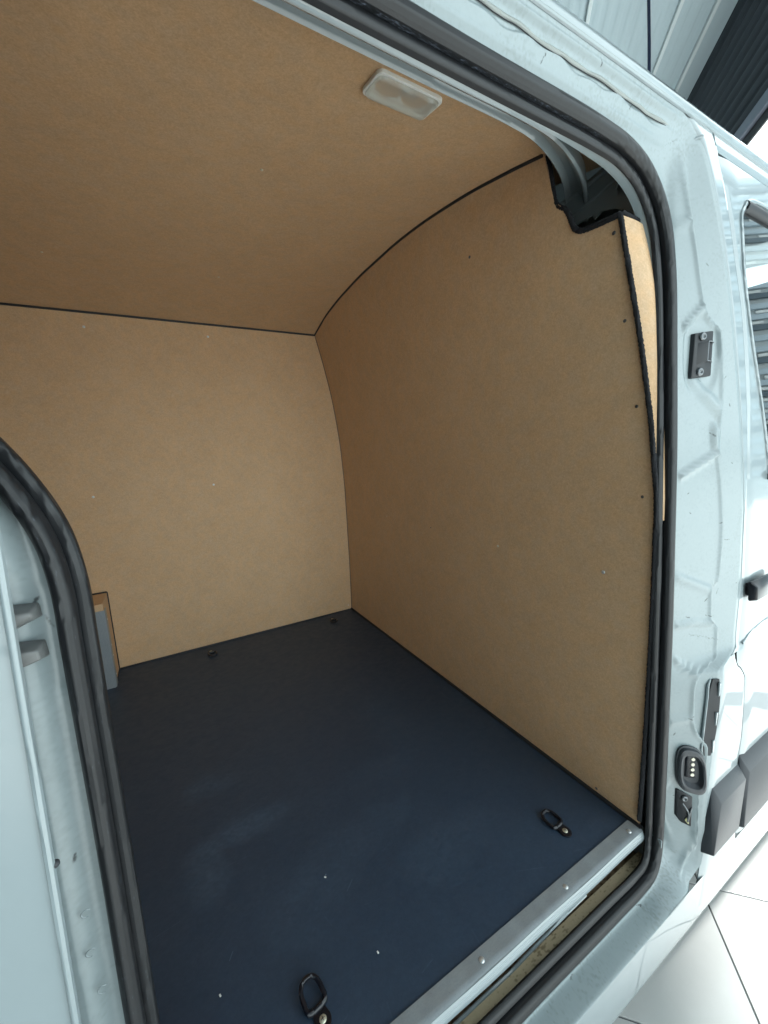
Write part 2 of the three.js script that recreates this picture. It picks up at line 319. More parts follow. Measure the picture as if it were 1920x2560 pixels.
// wheel box on the far wall
const wb = body('wheel_box', (() => { const g = box(0.9, 0.39, 0.175, 0.002); g.translate(-1.243 - 0.45, 0.195, -1.72 + 0.0885); return g; })(), M.wood);
part('corner_strip', put(box(0.004, 0.36, 0.045, 0.001), -1.2405, 0.18, -1.72 + 0.155), M.al, wb);
part('corner_strip', put(box(0.04, 0.36, 0.004, 0.001), -1.262, 0.18, -1.72 + 0.1785), M.al, wb);
part('edge_trim', mergeGeometries([tube([[-1.243, 0.0, -1.716], [-1.243, 0.2, -1.716], [-1.243, 0.392, -1.716]], 0.0045, { n: 6 }), tube([[-1.243, 0.392, -1.716], [-1.5, 0.392, -1.716], [-2.1, 0.392, -1.716]], 0.0045, { n: 6 }), tube([[-1.243, 0.003, -1.72], [-1.243, 0.003, -1.6], [-1.243, 0.003, -1.545]], 0.004, { n: 6 })]), M.black, wb);
for (const y of [0.05, 0.14, 0.19, 0.31]) { const g = new THREE.SphereGeometry(0.0035, 8, 6); g.scale(0.6, 1, 1); part('rivet', put(g, -1.238, y, -1.72 + 0.15), M.steel, wb); }
// black edging where the boards meet
const ceilLine = []; for (let i = 0; i <= 40; i++) { const z = lerp(-1.72, -0.203, i / 40), y = ROOF(z) - 0.002; ceilLine.push([BK(y) - 0.002, y, z]); }
body('edge_trim', tube(ceilLine, 0.0042, { n: 8, seg: 120 }), M.black, 'black edging between bulkhead and ceiling');
body('edge_trim', tube([[REAR, ROOF(-1.72) - 0.002, -1.7175], [-1.2, ROOF(-1.72) - 0.002, -1.7175], [-0.119, ROOF(-1.72) - 0.002, -1.7175]], 0.005, { n: 8 }), M.black, 'black edging between far wall and ceiling');
const cornerLine = []; for (let i = 0; i <= 30; i++) { const y = 1.63 * i / 30; cornerLine.push([BK(y) - 0.001, y, -1.7195]); }
body('edge_trim', tube(cornerLine, 0.0022, { n: 6 }), M.black, 'thin dark joint between bulkhead and far wall');
body('edge_trim', tube([[-0.002, 0.003, -1.72], [-0.002, 0.003, -0.9], [-0.002, 0.003, 0.03]], 0.0062, { n: 8 }), M.black, 'black edging along the foot of the bulkhead');
body('edge_trim', tube([[REAR, 0.002, -1.718], [-1.2, 0.002, -1.718], [0, 0.002, -1.718]], 0.004, { n: 8 }), M.black, 'black edging along the foot of the far wall');
// fuzzy edging of the bulkhead: notch and front edge
function fuzzy(points, r, seg, ry) { const s = points.map((p) => [...p]); return tube(s, r, { n: 12, seg, ry, wob: (i, k) => 1 + 0.34 * (rnd() - 0.45) }); }
const eg = (y, dz = 0) => [BK(y) - 0.002, y, zEdge(y) + dz];
body('fuzzy_trim', mergeGeometries([
  fuzzy([[-0.109, 1.634, -0.2], [-0.100, 1.605, -0.1975], [-0.095, 1.575, -0.1955], [-0.088, 1.543, -0.193], [-0.086, 1.527, -0.184], [-0.083, 1.514, -0.169], [-0.079, 1.492, -0.158], [-0.075, 1.468, -0.15], [-0.073, 1.457, -0.138], [-0.073, 1.452, -0.115], [-0.073, 1.449, -0.08], [-0.073, 1.447, -0.046]], 0.0056, 240),
  fuzzy([[-0.0735, 1.449, -0.046], eg(1.40), eg(1.323), eg(1.25), eg(1.171), eg(1.09), eg(1.013), eg(0.93), eg(0.848), eg(0.76), eg(0.6), eg(0.3), eg(0.02)], 0.0052, 560)]), M.fuzz, 'black fuzzy edging of the bulkhead cut-out');
body('edge_trim', fuzzy([[-0.070, 1.451, -0.044], [-0.02, 1.438, -0.034], [0.03, 1.417, -0.024]], 0.004, 50), M.fuzz);

// screws and empty screw holes in the lining
function screwHead(r, m, parent, at, nrm, name = 'screw') {
  const g = new THREE.SphereGeometry(r, 10, 6, 0, Math.PI * 2, 0, Math.PI / 2); g.scale(1, 0.45, 1);
  const slot = box(r * 1.1, r * 0.2, r * 0.28, 0.0002); slot.translate(0, r * 0.42, 0);
  const o = part(name, g, m, parent); o.position.set(...at); o.quaternion.setFromUnitVectors(new THREE.Vector3(0, 1, 0), new THREE.Vector3(...nrm).normalize());
  return o;
}
for (const [x, y] of [[-1.172, 1.575], [-0.676, 1.579], [-0.727, 0.853], [-1.236, 0.84], [-0.022, 0.03], [-1.668, 1.575], [-1.73, 0.84]]) screwHead(y < 0.1 ? 0.003 : 0.0056, M.steel, wall, [x, y, -WID + 0.0003], [0, 0, 1]);
for (const [x, z] of [[-0.651, -0.621], [-0.666, -1.305], [-1.219, -1.323], [-1.219, -0.62]]) screwHead(0.0042, M.brass, ceil, [x, ROOF(z) - 0.0003, z], [0, -1, 0]);
for (const [y, z, r, m] of [[1.538, -0.48, 0.0044, 1], [1.553, -1.313, 0.003, 1], [1.42, -0.062, 0.0042, 1], [1.244, -0.05, 0.0038, 1], [1.058, -0.028, 0.0038, 1], [0.852, -0.012, 0.0036, 1], [0.648, -0.1, 0.005, 0], [0.647, -0.469, 0.0045, 2], [0.018, -0.092, 0.0038, 1], [0.658, -1.223, 0.003, 2], [0.654, -0.852, 0.003, 1]]) screwHead(r, [M.steel, M.darkSteel, M.brass][m], bulk, [BK(y) - 0.0004, y, z], [-1, 0, 0]);

// interior lamp, let into the ceiling beside the door rail
{
  const g = sub('interior_lamp', van), z0 = -0.213, slope = -0.21, tilt = Math.atan(slope);
  g.position.set(-0.491, LOAD + ROOF(z0) - 0.0015, z0); g.rotation.x = -tilt;
  const rim = new THREE.Shape(), W = 0.068, H = 0.035, rad = 0.012;
  const rrect = (s, w, h, r) => { s.moveTo(-w + r, -h); s.lineTo(w - r, -h); s.quadraticCurveTo(w, -h, w, -h + r); s.lineTo(w, h - r); s.quadraticCurveTo(w, h, w - r, h); s.lineTo(-w + r, h); s.quadraticCurveTo(-w, h, -w, h - r); s.lineTo(-w, -h + r); s.quadraticCurveTo(-w, -h, -w + r, -h); return s; };
  rrect(rim, W, H, rad);
  const hole = rrect(new THREE.Path(), W - 0.004, H - 0.004, rad - 0.003); rim.holes.push(hole);
  const housing = new THREE.ExtrudeGeometry(rim, { depth: 0.004, bevelEnabled: true, bevelSize: 0.0015, bevelThickness: 0.0015, bevelSegments: 3, curveSegments: 8 }); housing.rotateX(Math.PI / 2);
  part('housing', housing, M.lampWhite, g);
  const lensShape = rrect(new THREE.Shape(), W - 0.008, H - 0.008, rad - 0.004);
  const lens = new THREE.ExtrudeGeometry(lensShape, { depth: 0.002, bevelEnabled: true, bevelSize: 0.0055, bevelThickness: 0.006, bevelSegments: 5, curveSegments: 8 }); lens.rotateX(Math.PI / 2); lens.translate(0, -0.0035, 0);
  part('lens', lens, M.lens, g);
  const refl = sheet(36, 20, (u, v) => { const x = lerp(-1, 1, u) * (W - 0.008), z = lerp(-1, 1, v) * (H - 0.008), c = Math.max(0, 1 - (Math.abs(Math.abs(x) - 0.028) / 0.026) ** 2 - ((z + 0.004) / 0.022) ** 2); return [x, 0.0005 + 0.014 * Math.pow(c, 0.55), z, u, v]; });
  part('reflector', refl, M.lampInside, g);
  const b = new THREE.CapsuleGeometry(0.0035, 0.02, 4, 10); b.rotateZ(Math.PI / 2); b.translate(0.008, -0.001, 0.006);
  part('bulb', b, phys({ color: lin(0.9, 0.9, 0.9), roughness: 0.05, transmission: 0.9, thickness: 0.004 }), g);
  for (const x of [-0.005, 0.021]) part('bulb_clip', put(box(0.004, 0.007, 0.009, 0.0008), x, 0.0, 0.006), M.darkSteel, g);
}

// sliding door rail under the edge of the ceiling
{
  const cI = new THREE.CatmullRomCurve3([[REAR, -0.09], [-1.6, -0.09], [-0.9, -0.09], [-0.5, -0.09], [-0.33, -0.0895], [-0.26, -0.094], [-0.2, -0.107], [-0.14, -0.127], [-0.08, -0.153], [0.02, -0.214], [0.06, -0.24]].map(([x, z]) => new THREE.Vector3(x, 1.562, z)), false, 'centripetal');
  const N = 220, fr = [];
  for (let i = 0; i <= N; i++) { const o = cI.getPointAt(i / N), t = cI.getTangentAt(i / N); fr.push({ o, a: new THREE.Vector3(-t.z, 0, t.x).normalize(), b: new THREE.Vector3(0, 1, 0) }); }
  // a: towards the outside, b: up; a channel open downwards with rolled lips
  const prof = [[-0.0245, 0.013], [-0.0225, 0.011], [-0.020, 0.0125], [-0.018, 0.016], [-0.012, 0.0215], [-0.002, 0.0215], [0.007, 0.0155], [0.013, 0.006], [0.0165, -0.006], [0.019, -0.0135], [0.0225, -0.0155], [0.0265, -0.0125], [0.0275, -0.008], [0.026, 0.02], [0.012, 0.03], [-0.02, 0.03], [-0.0245, 0.022]];
  body('door_rail', sweep(fr, prof, { crease: 0.6 }), M.paint, 'curved top rail of the sliding door');
}

// door opening: path of the seal, X and y, run once round the opening
const seal2d = [[-1.205, 1.29], [-1.195, 1.20], [-1.165, 1.122], [-1.122, 1.062], [-1.088, 1.019], [-1.062, 0.972], [-1.047, 0.93], [-1.040, 0.88], [-1.0395, 0.82], [-1.040, 0.6], [-1.041, 0.35], [-1.041, 0.1], [-1.030, -0.005], [-0.995, -0.043], [-0.94, -0.05], [-0.7, -0.05], [-0.45, -0.05], [-0.2, -0.05], [-0.085, -0.05], [-0.04, -0.044], [-0.012, -0.018], [0, 0.04], [0.001, 0.25], [0.001, 0.5], [0.001, 0.75], [0.001, 1.0], [0.001, 1.2], [-0.001, 1.33], [-0.012, 1.41], [-0.034, 1.456], [-0.072, 1.492], [-0.125, 1.511], [-0.2, 1.517], [-0.4, 1.517], [-0.7, 1.517], [-0.95, 1.517], [-1.08, 1.512], [-1.16, 1.47], [-1.195, 1.38]];
const sealCurve = new THREE.CatmullRomCurve3(seal2d.map(([x, y]) => new THREE.Vector3(x, y, 0)), true, 'centripetal');
sealCurve.arcLengthDivisions = 2000;
const SN = 620, SL = sealCurve.getLength(), sp = [];
for (let i = 0; i < SN; i++) { const p = sealCurve.getPointAt(i / SN), t = sealCurve.getTangentAt(i / SN); sp.push({ x: p.x, y: p.y, nx: t.y, ny: -t.x }); }
const frames = (off, dz) => sp.map((p) => ({ o: new THREE.Vector3(p.x + p.nx * off, p.y + p.ny * off, T(p.y + p.ny * off) + dz), a: new THREE.Vector3(p.nx, p.ny, 0).multiplyScalar(p.nx < 0 ? 1 + 0.36 * p.nx : 1), b: new THREE.Vector3(0, 0, 1) }));
const at = (x, y) => { let b = 0, d = 9; sp.forEach((p, i) => { const q = Math.hypot(p.x - x, p.y - y); if (q < d) { d = q; b = i; } }); return (b / SN) * SL; };
const sealTex = sealMap(SL, [at(-0.2, 1.517), at(-0.95, 1.517)], [0, at(-0.97, -0.05)]); sealTex.repeat.set(1 / SL, 1);
const bulb = []; for (let k = 0; k <= 12; k++) { const a = lerp(1.18, -0.35, k / 12) * Math.PI; bulb.push([0.0285 + 0.0135 * Math.cos(a), 0.009 + 0.013 * Math.sin(a)]); }
const sealProf = [[0.034, -0.006], [0.006, -0.012], [-0.001, -0.006], [0.0, 0.001], [0.003, 0.0035], [0.009, 0.0045], [0.0135, 0.003], ...bulb].reverse();
body('door_seal', sweep(frames(0, 0.002), sealProf, { closed: true, crease: 0.8, wob: (i) => 1 + 0.012 * Math.sin(i * 0.13) + 0.012 * Math.sin(i * 0.041 + 1) }), phys({ map: sealTex, roughness: 0.46, specularIntensity: 0.85 }), 'black rubber seal round the door opening');
{
  const i0 = sp.findIndex((p) => p.x > -0.01 && p.y > 1.32), fr = [];
  for (let i = i0; i < SN && sp[i].x > -0.9; i++) { const p = sp[i], w = lerp(0.35, 1, smooth(-0.34, -0.06, p.x)); fr.push({ o: new THREE.Vector3(p.x + p.nx * 0.005, p.y + p.ny * 0.005, T(p.y) - 0.004), a: new THREE.Vector3(p.nx, p.ny, 0), b: new THREE.Vector3(0, 0, w) }); }
  body('seal_flange', sweep(fr, [[0, 0], [-0.004, -0.002], [-0.006, -0.008], [-0.007, -0.017], [-0.004, -0.017], [-0.003, -0.008], [0, -0.004]], { crease: 0.6 }), M.paint, 'painted flange behind the seal');
}

// pressed door frame between the seal and the outer skin
const X1 = table([-0.12, -0.1, -0.037, 0.214, 0.382, 0.418, 0.447, 0.62, 0.798, 1.026, 1.234, 1.424, 1.533, 1.604, 1.64], [0.08, 0.086, 0.112, 0.147, 0.163, 0.167, 0.264, 0.295, 0.297, 0.259, 0.214, 0.166, 0.137, 0.112, 0.06]);
const XR = curve([-0.06, -0.021, 0.089, 0.2, 0.225, 0.264, 0.302, 0.371, 0.415, 0.447, 0.511, 0.536, 0.611, 0.635, 0.753, 0.86, 0.944, 1.048, 1.215, 1.245, 1.276, 1.374, 1.456, 1.512, 1.576, 1.618], [0.07, 0.097, 0.107, 0.126, 0.127, 0.108, 0.1, 0.101, 0.115, 0.190, 0.197, 0.177, 0.178, 0.202, 0.208, 0.196, 0.181, 0.185, 0.168, 0.137, 0.121, 0.102, 0.088, 0.08, 0.069, 0.05]);
// the frame's flank rises from the seal to the outer skin
const flank = (x, y) => lerp(T(y), S(clamp(y, -0.12, 1.64)), clamp((x - 0.045) / (X1(y) - 0.045), 0, 1));
const SILL = -0.105, TOP = 1.637;
const outside = (x, y) => y > TOP || y < SILL || x < -1.118 || (x > 0 && x > X1(y));
const ends = sp.map((p) => { let d = 0.01; while (!outside(p.x + p.nx * d, p.y + p.ny * d) && d < 0.5) d += 0.0015; return d; });
for (let k = 0; k < 3; k++) { const c = ends.slice(); for (let i = 0; i < SN; i++) if (sp[i].nx < 0.97 && sp[i].nx > -0.9) ends[i] = (c[(i + SN - 1) % SN] + c[i] + c[(i + 1) % SN]) / 3; }
const ribs = [[0.075, 1.222, 0.126, 1.272, 0.008, 0.0035], [0.07, 0.897, 0.180, 0.945, 0.010, 0.0045], [0.105, 1.105, 0.186, 1.035, 0.022, 0.0018], [0.07, 0.54, 0.182, 0.528, 0.007, 0.0035], [0.07, 0.657, 0.176, 0.61, 0.016, 0.002], [0.07, 0.45, 0.103, 0.419, 0.009, 0.003], [0.06, 0.293, 0.099, 0.303, 0.013, 0.002], [0.165, 1.0, 0.168, 0.962, 0.014, 0.003], [0.045, 1.565, 0.07, 1.585, 0.006, 0.003], [0.03, 1.43, 0.085, 1.44, 0.006, 0.003], [0.0, 1.535, 0.05, 1.575, 0.006, 0.003]];
const bump = (x, y) => {
  let h = 0;
  for (const [a, b, c, d, w, k] of ribs) { const L = (c - a) ** 2 + (d - b) ** 2, q = clamp(((x - a) * (c - a) + (y - b) * (d - b)) / L), e = Math.hypot(x - a - q * (c - a), y - b - q * (d - b)) / w; if (e < 1) h = Math.max(h, k * (1 - e * e) ** 2); }
  return h;
};
const pocket = (x, y, cx, cy, a, b) => { const q = (Math.abs((x - cx) / a) ** 3 + Math.abs((y - cy) / b) ** 3); return q < 1.6 ? smooth(1.6, 1.0, q) : 0; };
const frameHeight = (p, d, end) => {
  const x = p.x + p.nx * d, y = p.y + p.ny * d, t = d / end;
  const xo = p.x + p.nx * end, yo = p.y + p.ny * end, zo = S(clamp(yo, -0.12, 1.64));
  const right = smooth(0.55, 0.95, p.nx), top = smooth(0.6, 0.95, p.ny), bot = smooth(0.6, 0.95, -p.ny), left = smooth(0.6, 0.95, -p.nx);
  const t0 = clamp(0.045 / end, 0.25, 0.8), plain = lerp(T(y) + 0.002, zo, smooth(t0, 1.0, t));
  let z = plain;
  if (right > 0) {
    const xr = Math.min(XR(y), X1(y) - 0.016);
    let h = flank(x, y) + 0.001 + smooth(0.040, 0.058, x) * (0.0060 * (1 - smooth(xr - 0.001, xr + 0.0065, x)) + 0.0042 * Math.exp(-(((x - xr + 0.001) / 0.0048) ** 2))) - 0.002 * smooth(X1(y) - 0.01, X1(y), x);
    if (x < xr) h += 2.6 * bump(x, y) * smooth(0, 0.006, xr - x) - 0.0045 * pocket(x, y, 0.122, 1.165, 0.042, 0.075) - 0.003 * pocket(x, y, 0.082, 0.06, 0.026, 0.07);
    z = lerp(z, h, right);
  }
  if (top > 0) { // header: flat, then steps up under the sealed joint
    const w = 0.0025 * Math.sin(x * 31) + 0.002 * Math.sin(x * 77 + 1);
    const h = lerp(T(1.555) + 0.003, zo, clamp((y - 1.556) / 0.081)) - 0.0025 * smooth(1.601 + w, 1.606 + w, y) * (1 - smooth(1.618, 1.624, y)) + 0.0016 * Math.exp(-(((y - 1.582) / 0.005) ** 2)) + 0.002 * Math.exp(-(((y - 1.626) / 0.003) ** 2));
    z = lerp(z, h, top);
  }
  if (bot > 0) z = lerp(z, lerp(T(y) + 0.003, zo, smooth(Math.max(0.35, t0), 0.98, t)) + 0.0016 * Math.sin(t * 19) * (1 - t), bot);
  if (left > 0) z = lerp(z, T(y) + 0.002 + 0.012 * smooth(0.42, 0.72, t) - 0.003 * pocket(x, y, -1.088, 0.83, 0.03, 0.05), left);
  return [x, y, z, (x + 1.2) / FW, (y + 0.15 - 0.6 * bot * Math.max(0, z - 0.06)) / FH];
};
body('door_frame', sheet(SN, 84, (u, v) => { const i = Math.round(u * SN) % SN, p = sp[i], d0 = 0.025 * (p.nx < 0 ? 1 + 0.36 * p.nx : 1); return frameHeight(p, lerp(d0, ends[i], v), ends[i]); }), M.frame, 'pressed white door frame with scuff marks');
// sealed joint along the header and the joint slit at its front end
const beadPts = []; for (let i = 0; i <= 46; i++) { const x = lerp(-1.0, 0.02, i / 46), y = 1.610 + 0.0011 * Math.sin(x * 23) + 0.0008 * Math.sin(x * 61 + 2) + rr(-0.0006, 0.0006); beadPts.push([x, y, lerp(-0.026, 0.002, (y - 1.556) / 0.081) - 0.0005]); }
body('sealant_bead', tube(beadPts, 0.0034, { n: 8, seg: 240, wob: (i) => 1 + 0.25 * Math.sin(i * 0.31) * Math.sin(i * 0.11 + 1) }), M.sealant, 'wavy bead of sealant along the roof joint');
body('joint_gap', tube(beadPts.map(([x, y, z]) => [x, y - 0.0038, z + 0.0008]), 0.0008, { n: 5, seg: 200 }), M.black);
body('joint_gap', tube([[0.066, 1.588], [0.073, 1.56], [0.076, 1.528]].map(([x, y]) => [x, y, flank(x, y) + 0.0025]), 0.0012, { n: 6 }), M.black);
body('gutter_fold', tube([[0.108, 1.606, flank(0.108, 1.606) + 0.003], [0.088, 1.6, flank(0.088, 1.6) + 0.003], [0.062, 1.588, flank(0.062, 1.588) + 0.002]], 0.003, { n: 8, seg: 24 }), M.paint);

// front pillar skin, front door, sill and roof
const XS = curve([-0.12, 0.094, 0.183, 0.343, 0.385, 0.405, 0.425, 0.445, 0.5, 0.627, 0.96, 1.256, 1.384, 1.484, 1.582, 1.64], [0.29, 0.306, 0.325, 0.315, 0.285, 0.262, 0.262, 0.282, 0.30, 0.314, 0.302, 0.262, 0.225, 0.205, 0.186, 0.175]);
const roll = (u) => 0.006 * ((1 - smooth(0, 0.16, u)) ** 2);
body('pillar_skin', sheet(14, 120, (u, v) => { const y = lerp(0.437, TOP, v), a = X1(y) - 0.001, b = XS(y) - 0.002; return [lerp(a, b, u), y, S(y) - roll(u) - 0.004 * smooth(0.93, 1, u)]; }), M.skin);
body('pillar_skin', board(14, 60, (u, v) => { const y = lerp(-0.20, 0.431, v), a = X1(y) - 0.001, b = XS(y) - 0.002; return [lerp(a, b, u), y, S(y) + 0.001 - roll(u) - 0.004 * smooth(0.93, 1, u) - 0.006 * smooth(0.95, 1, v)]; }, [0, 0, -1], 0.002), M.skin, 'lower removable panel of the pillar');
const DX = 1.7, XW = (y) => lerp(0.435, 0.262, smooth(0.85, 1.36, y) * 0.55 + 0.45 * clamp((y - 0.87) / 0.5)) + 0.075 * smooth(1.46, 1.54, y) ** 2;
const doorSkin = (y0, y1, xa, xb, nu, nv) => sheet(nu, nv, (u, v) => { const y = lerp(y0, y1, v), a = xa(y), b = xb(y); const x = lerp(a, b, u); return [x, y, S(y) - 0.004 * (1 - smooth(0, 0.012, x - (XS(y) + 0.004)))]; });
const fd = body('front_door', mergeGeometries([
  doorSkin(-0.10, 0.872, (y) => XS(y) + 0.003, () => DX, 60, 90),
  doorSkin(0.872, 1.535, (y) => XS(y) + 0.003, (y) => XW(y), 12, 90),
  doorSkin(1.535, 1.594, (y) => XS(y) + 0.003, () => DX, 40, 8),
  doorSkin(0.872, 1.535, () => 1.25, () => DX, 4, 30),
]), M.skin);
body('roof_side', board(40, 4, (u, v) => { const y = lerp(1.599, 1.640, v); return [lerp(XS(1.6) - 0.01, DX, u), y, S(y) + 0.0005 - 0.003 * (1 - smooth(0, 0.2, v))]; }, [0, 0, -1], 0.002), M.skin);
const winEdge = []; for (let i = 0; i <= 30; i++) { const y = lerp(0.874, 1.50, i / 30); winEdge.push([XW(y) + 0.002, y, S(y) - 0.001]); }
winEdge.push([0.31, 1.522, S(1.522)], [0.36, 1.531, S(1.53)], [0.5, 1.532, S(1.532)], [0.8, 1.532, S(1.532)], [1.2, 1.53, S(1.53)]);
part('window_frame', tube(winEdge, 0.0055, { n: 8, seg: 160 }), M.skin, fd);
part('window_rubber', tube(winEdge.map(([x, y, z]) => [x + 0.010, y - (y > 1.5 ? 0.011 : 0), z - 0.004]), 0.0065, { n: 8, seg: 160 }), M.black, fd);
part('window_rubber', tube([[0.30, 1.512, S(1.51) - 0.004], [0.45, 1.512, S(1.51) - 0.004], [0.8, 1.51, S(1.51) - 0.004], [1.22, 1.505, S(1.5) - 0.004]], 0.012, { n: 8 }), M.black, fd);
part('window_rubber', tube([[0.43, 0.875, S(0.875)], [0.8, 0.872, S(0.872)], [1.24, 0.87, S(0.87)]], 0.013, { n: 8 }), M.black, fd);
part('window_pane', sheet(20, 40, (u, v) => { const y = lerp(0.872, 1.53, v); return [lerp(XW(y) + 0.004, 1.25, u), y, S(y) - 0.005]; }), M.glass, fd);
part('swage', tube([[0.30, 0.447, S(0.447) - 0.001], [0.36, 0.462, S(0.462) - 0.002], [0.5, 0.472, S(0.472) - 0.002], [1.6, 0.476, S(0.476) - 0.002]], 0.004, { n: 8 }), M.skin, fd);
const hz = S(0.58);
const handle = part('door_handle', hull([[0.318, 0.562, hz + 0.012], [0.318, 0.606, hz + 0.010], [0.47, 0.562, hz + 0.014], [0.47, 0.606, hz + 0.012], [0.322, 0.566, hz + 0.022], [0.322, 0.597, hz + 0.021], [0.46, 0.566, hz + 0.022], [0.46, 0.597, hz + 0.021]], 0.004), M.gloss, fd);
part('handle_base', hull([[0.330, 0.572, hz - 0.002], [0.330, 0.598, hz - 0.002], [0.36, 0.572, hz - 0.002], [0.36, 0.598, hz - 0.002], [0.330, 0.572, hz + 0.014], [0.330, 0.598, hz + 0.014], [0.36, 0.572, hz + 0.014], [0.36, 0.598, hz + 0.014]], 0.003), M.black, handle);
// black side mouldings
function moulding(x0t, x0b, x1t, x1b, yt, yb, th) {
  const zt = S(yt), zb = S(yb);
  return hull([[x0t, yt, zt - 0.004], [x0b, yb, zb - 0.004], [x1t, yt, zt - 0.004], [x1b, yb, zb - 0.004], [x0t + 0.002, yt - 0.03, S(yt - 0.03) + th], [x0b + 0.004, yb + 0.008, zb + th], [x1t - 0.004, yt - 0.03, S(yt - 0.03) + th], [x1b - 0.004, yb + 0.008, zb + th]], 0.0035);
}
body('side_moulding', moulding(0.153, 0.107, 0.296, 0.252, 0.108, -0.045, 0.0175), M.moulding, 'short black moulding on the pillar');
body('side_moulding', moulding(0.316, 0.276, 1.62, 1.60, 0.118, -0.06, 0.0175), M.moulding, 'long black moulding on the front door');
// outer sill and the side behind the opening
body('sill_skin', sheet(60, 12, (u, v) => { const y = lerp(-0.32, -0.104, v); return [lerp(REAR - 0.05, DX, u), y, S(y) - 0.0005]; }), M.skin);
const edgeX = (y) => lerp(-1.0965, -1.0735, clamp((y - 0.2) / 0.85)), edgeZ = (y) => (y < 0.3 ? lerp(S(y), 0.1, smooth(-0.1, 0.3, y)) : 0.1 - 0.10 * Math.max(0, y - 1.0) ** 1.3);
body('rear_side_skin', sheet(12, 60, (u, v) => { const y = lerp(-0.10, 1.64, v), x = lerp(REAR - 0.05, edgeX(y), u); return [x, y, edgeZ(y) - 0.005 * smooth(0.995, 1, u)]; }), M.skin, 'smooth white body side behind the opening');
body('skin_edge', tube([-0.1, 0.2, 0.45, 0.6, 0.75, 0.9, 1.1, 1.4].map((y) => [edgeX(y) - 0.0015, y, edgeZ(y) - 0.0035]), 0.0035, { n: 8, seg: 60 }), M.skin, 'folded bright edge of the body side');
const roofProf = [[1.639, S(1.636) - 0.001], [1.645, 0.0085], [1.651, 0.0095], [1.6545, 0.007], [1.655, 0.0015], [1.664, 0.001], [1.674, -0.004], [1.69, -0.024], [1.72, -0.09], [1.765, -0.25], [1.80, -0.5], [1.815, -0.86], [1.80, -1.25], [1.76, -1.55], [1.70, -1.74], [1.62, -1.82]];
const roofAt = (q) => { const f = q * (roofProf.length - 1), i = Math.min(roofProf.length - 2, Math.floor(f)), t = f - i; return [lerp(roofProf[i][0], roofProf[i + 1][0], t), lerp(roofProf[i][1], roofProf[i + 1][1], t)]; };
body('roof', board(30, 60, (u, v) => { const [y, z] = roofAt(v); return [lerp(REAR - 0.05, DX, u), y, z]; }, [0, -1, 0], 0.0015), M.skin);
body('drip_rail', tube([[REAR - 0.04, 1.6385, S(1.6385) + 0.0005], [-1, 1.6385, S(1.6385) + 0.0005], [0.2, 1.6385, S(1.6385) + 0.0005], [DX - 0.01, 1.6385, S(1.6385) + 0.0005]], 0.0036, { n: 8, seg: 60 }), M.skin);
body('far_side', sheet(8, 20, (u, v) => { const y = lerp(-0.32, 1.63, v); return [lerp(REAR - 0.05, DX, u), y, -1.82]; }, true), M.skin);
body('rear_doors', board(8, 20, (u, v) => [REAR - 0.04, lerp(-0.3, 1.66, v), lerp(-1.82, 0.09, u)], [-1, 0, 0], 0.02), M.skin);
body('side_lining', board(8, 20, (u, v) => { const y = lerp(0, 1.6, v); return [lerp(REAR, -1.22, u), y, -0.03 - 0.05 * smooth(1, 1.6, y), u, y]; }, [0, 0, 1], 0.004, true), M.wood);
body('rear_lining', board(6, 12, (u, v) => [REAR + 0.006, lerp(0, 1.70, v), lerp(-1.72, 0, u), lerp(0, 1.7, u), v * 1.7], [-1, 0, 0], 0.004, true), M.wood);
body('underbody', put(box(4.1, 0.1, 1.86, 0.02), -0.38, -0.26, -0.88), M.cavity);
// front cab: added plate blocks window light from the notch; dark trim inside
body('added_cab_baffle', put(box(0.01, 1.95, 1.75, 0.002), 0.205, 0.72, -0.93), M.inner);
body('cab_trim', mergeGeometries([put(box(0.01, 1.95, 1.75, 0.002), 0.2155, 0.72, -0.93), put(box(1.45, 1.9, 0.01, 0.002), 0.95, 0.75, -0.9), put(box(0.02, 1.95, 1.8, 0.002), DX - 0.01, 0.72, -0.88), put(box(1.4, 0.02, 0.8, 0.002), 0.93, 0.3, -0.4)]), M.trim);
// painted cross member seen through the notch
{
  const s = new THREE.Shape([[0.245, 1.582], [0.201, 1.597], [0.165, 1.596], [0.137, 1.602], [0.116, 1.613], [0.10, 1.60], [0.08, 1.565], [0.056, 1.507], [0.028, 1.421], [0.037, 1.421], [0.046, 1.456], [0.069, 1.481], [0.101, 1.503], [0.134, 1.513], [0.15, 1.504], [0.156, 1.516], [0.192, 1.514], [0.245, 1.505]].map(([z, y]) => new THREE.Vector2(z, y)));
  const h = new THREE.Path(); h.absellipse(0.165, 1.566, 0.005, 0.003, 0, Math.PI * 2, true, 0.3); s.holes.push(h);
  const h2 = new THREE.Path(); h2.moveTo(0.082, 1.535); h2.lineTo(0.097, 1.524); h2.lineTo(0.103, 1.542); h2.lineTo(0.096, 1.553); h2.closePath(); s.holes.push(h2);
  const g = new THREE.ExtrudeGeometry(s, { depth: 0.002, bevelEnabled: true, bevelSize: 0.0012, bevelThickness: 0.0012, bevelSegments: 2, curveSegments: 12 });
  g.rotateY(Math.PI / 2);
  body('cross_member', g, M.inner, 'painted body steel with holes behind the notch');
  body('cross_member', tube([[-0.002, 1.578, -0.24], [-0.002, 1.585, -0.18], [-0.001, 1.592, -0.125]], 0.006, { n: 10 }), M.inner);
  body('cross_member', tube([[-0.002, 1.536, -0.24], [-0.002, 1.544, -0.17], [-0.001, 1.562, -0.105]], 0.004, { n: 8 }), M.inner);
}

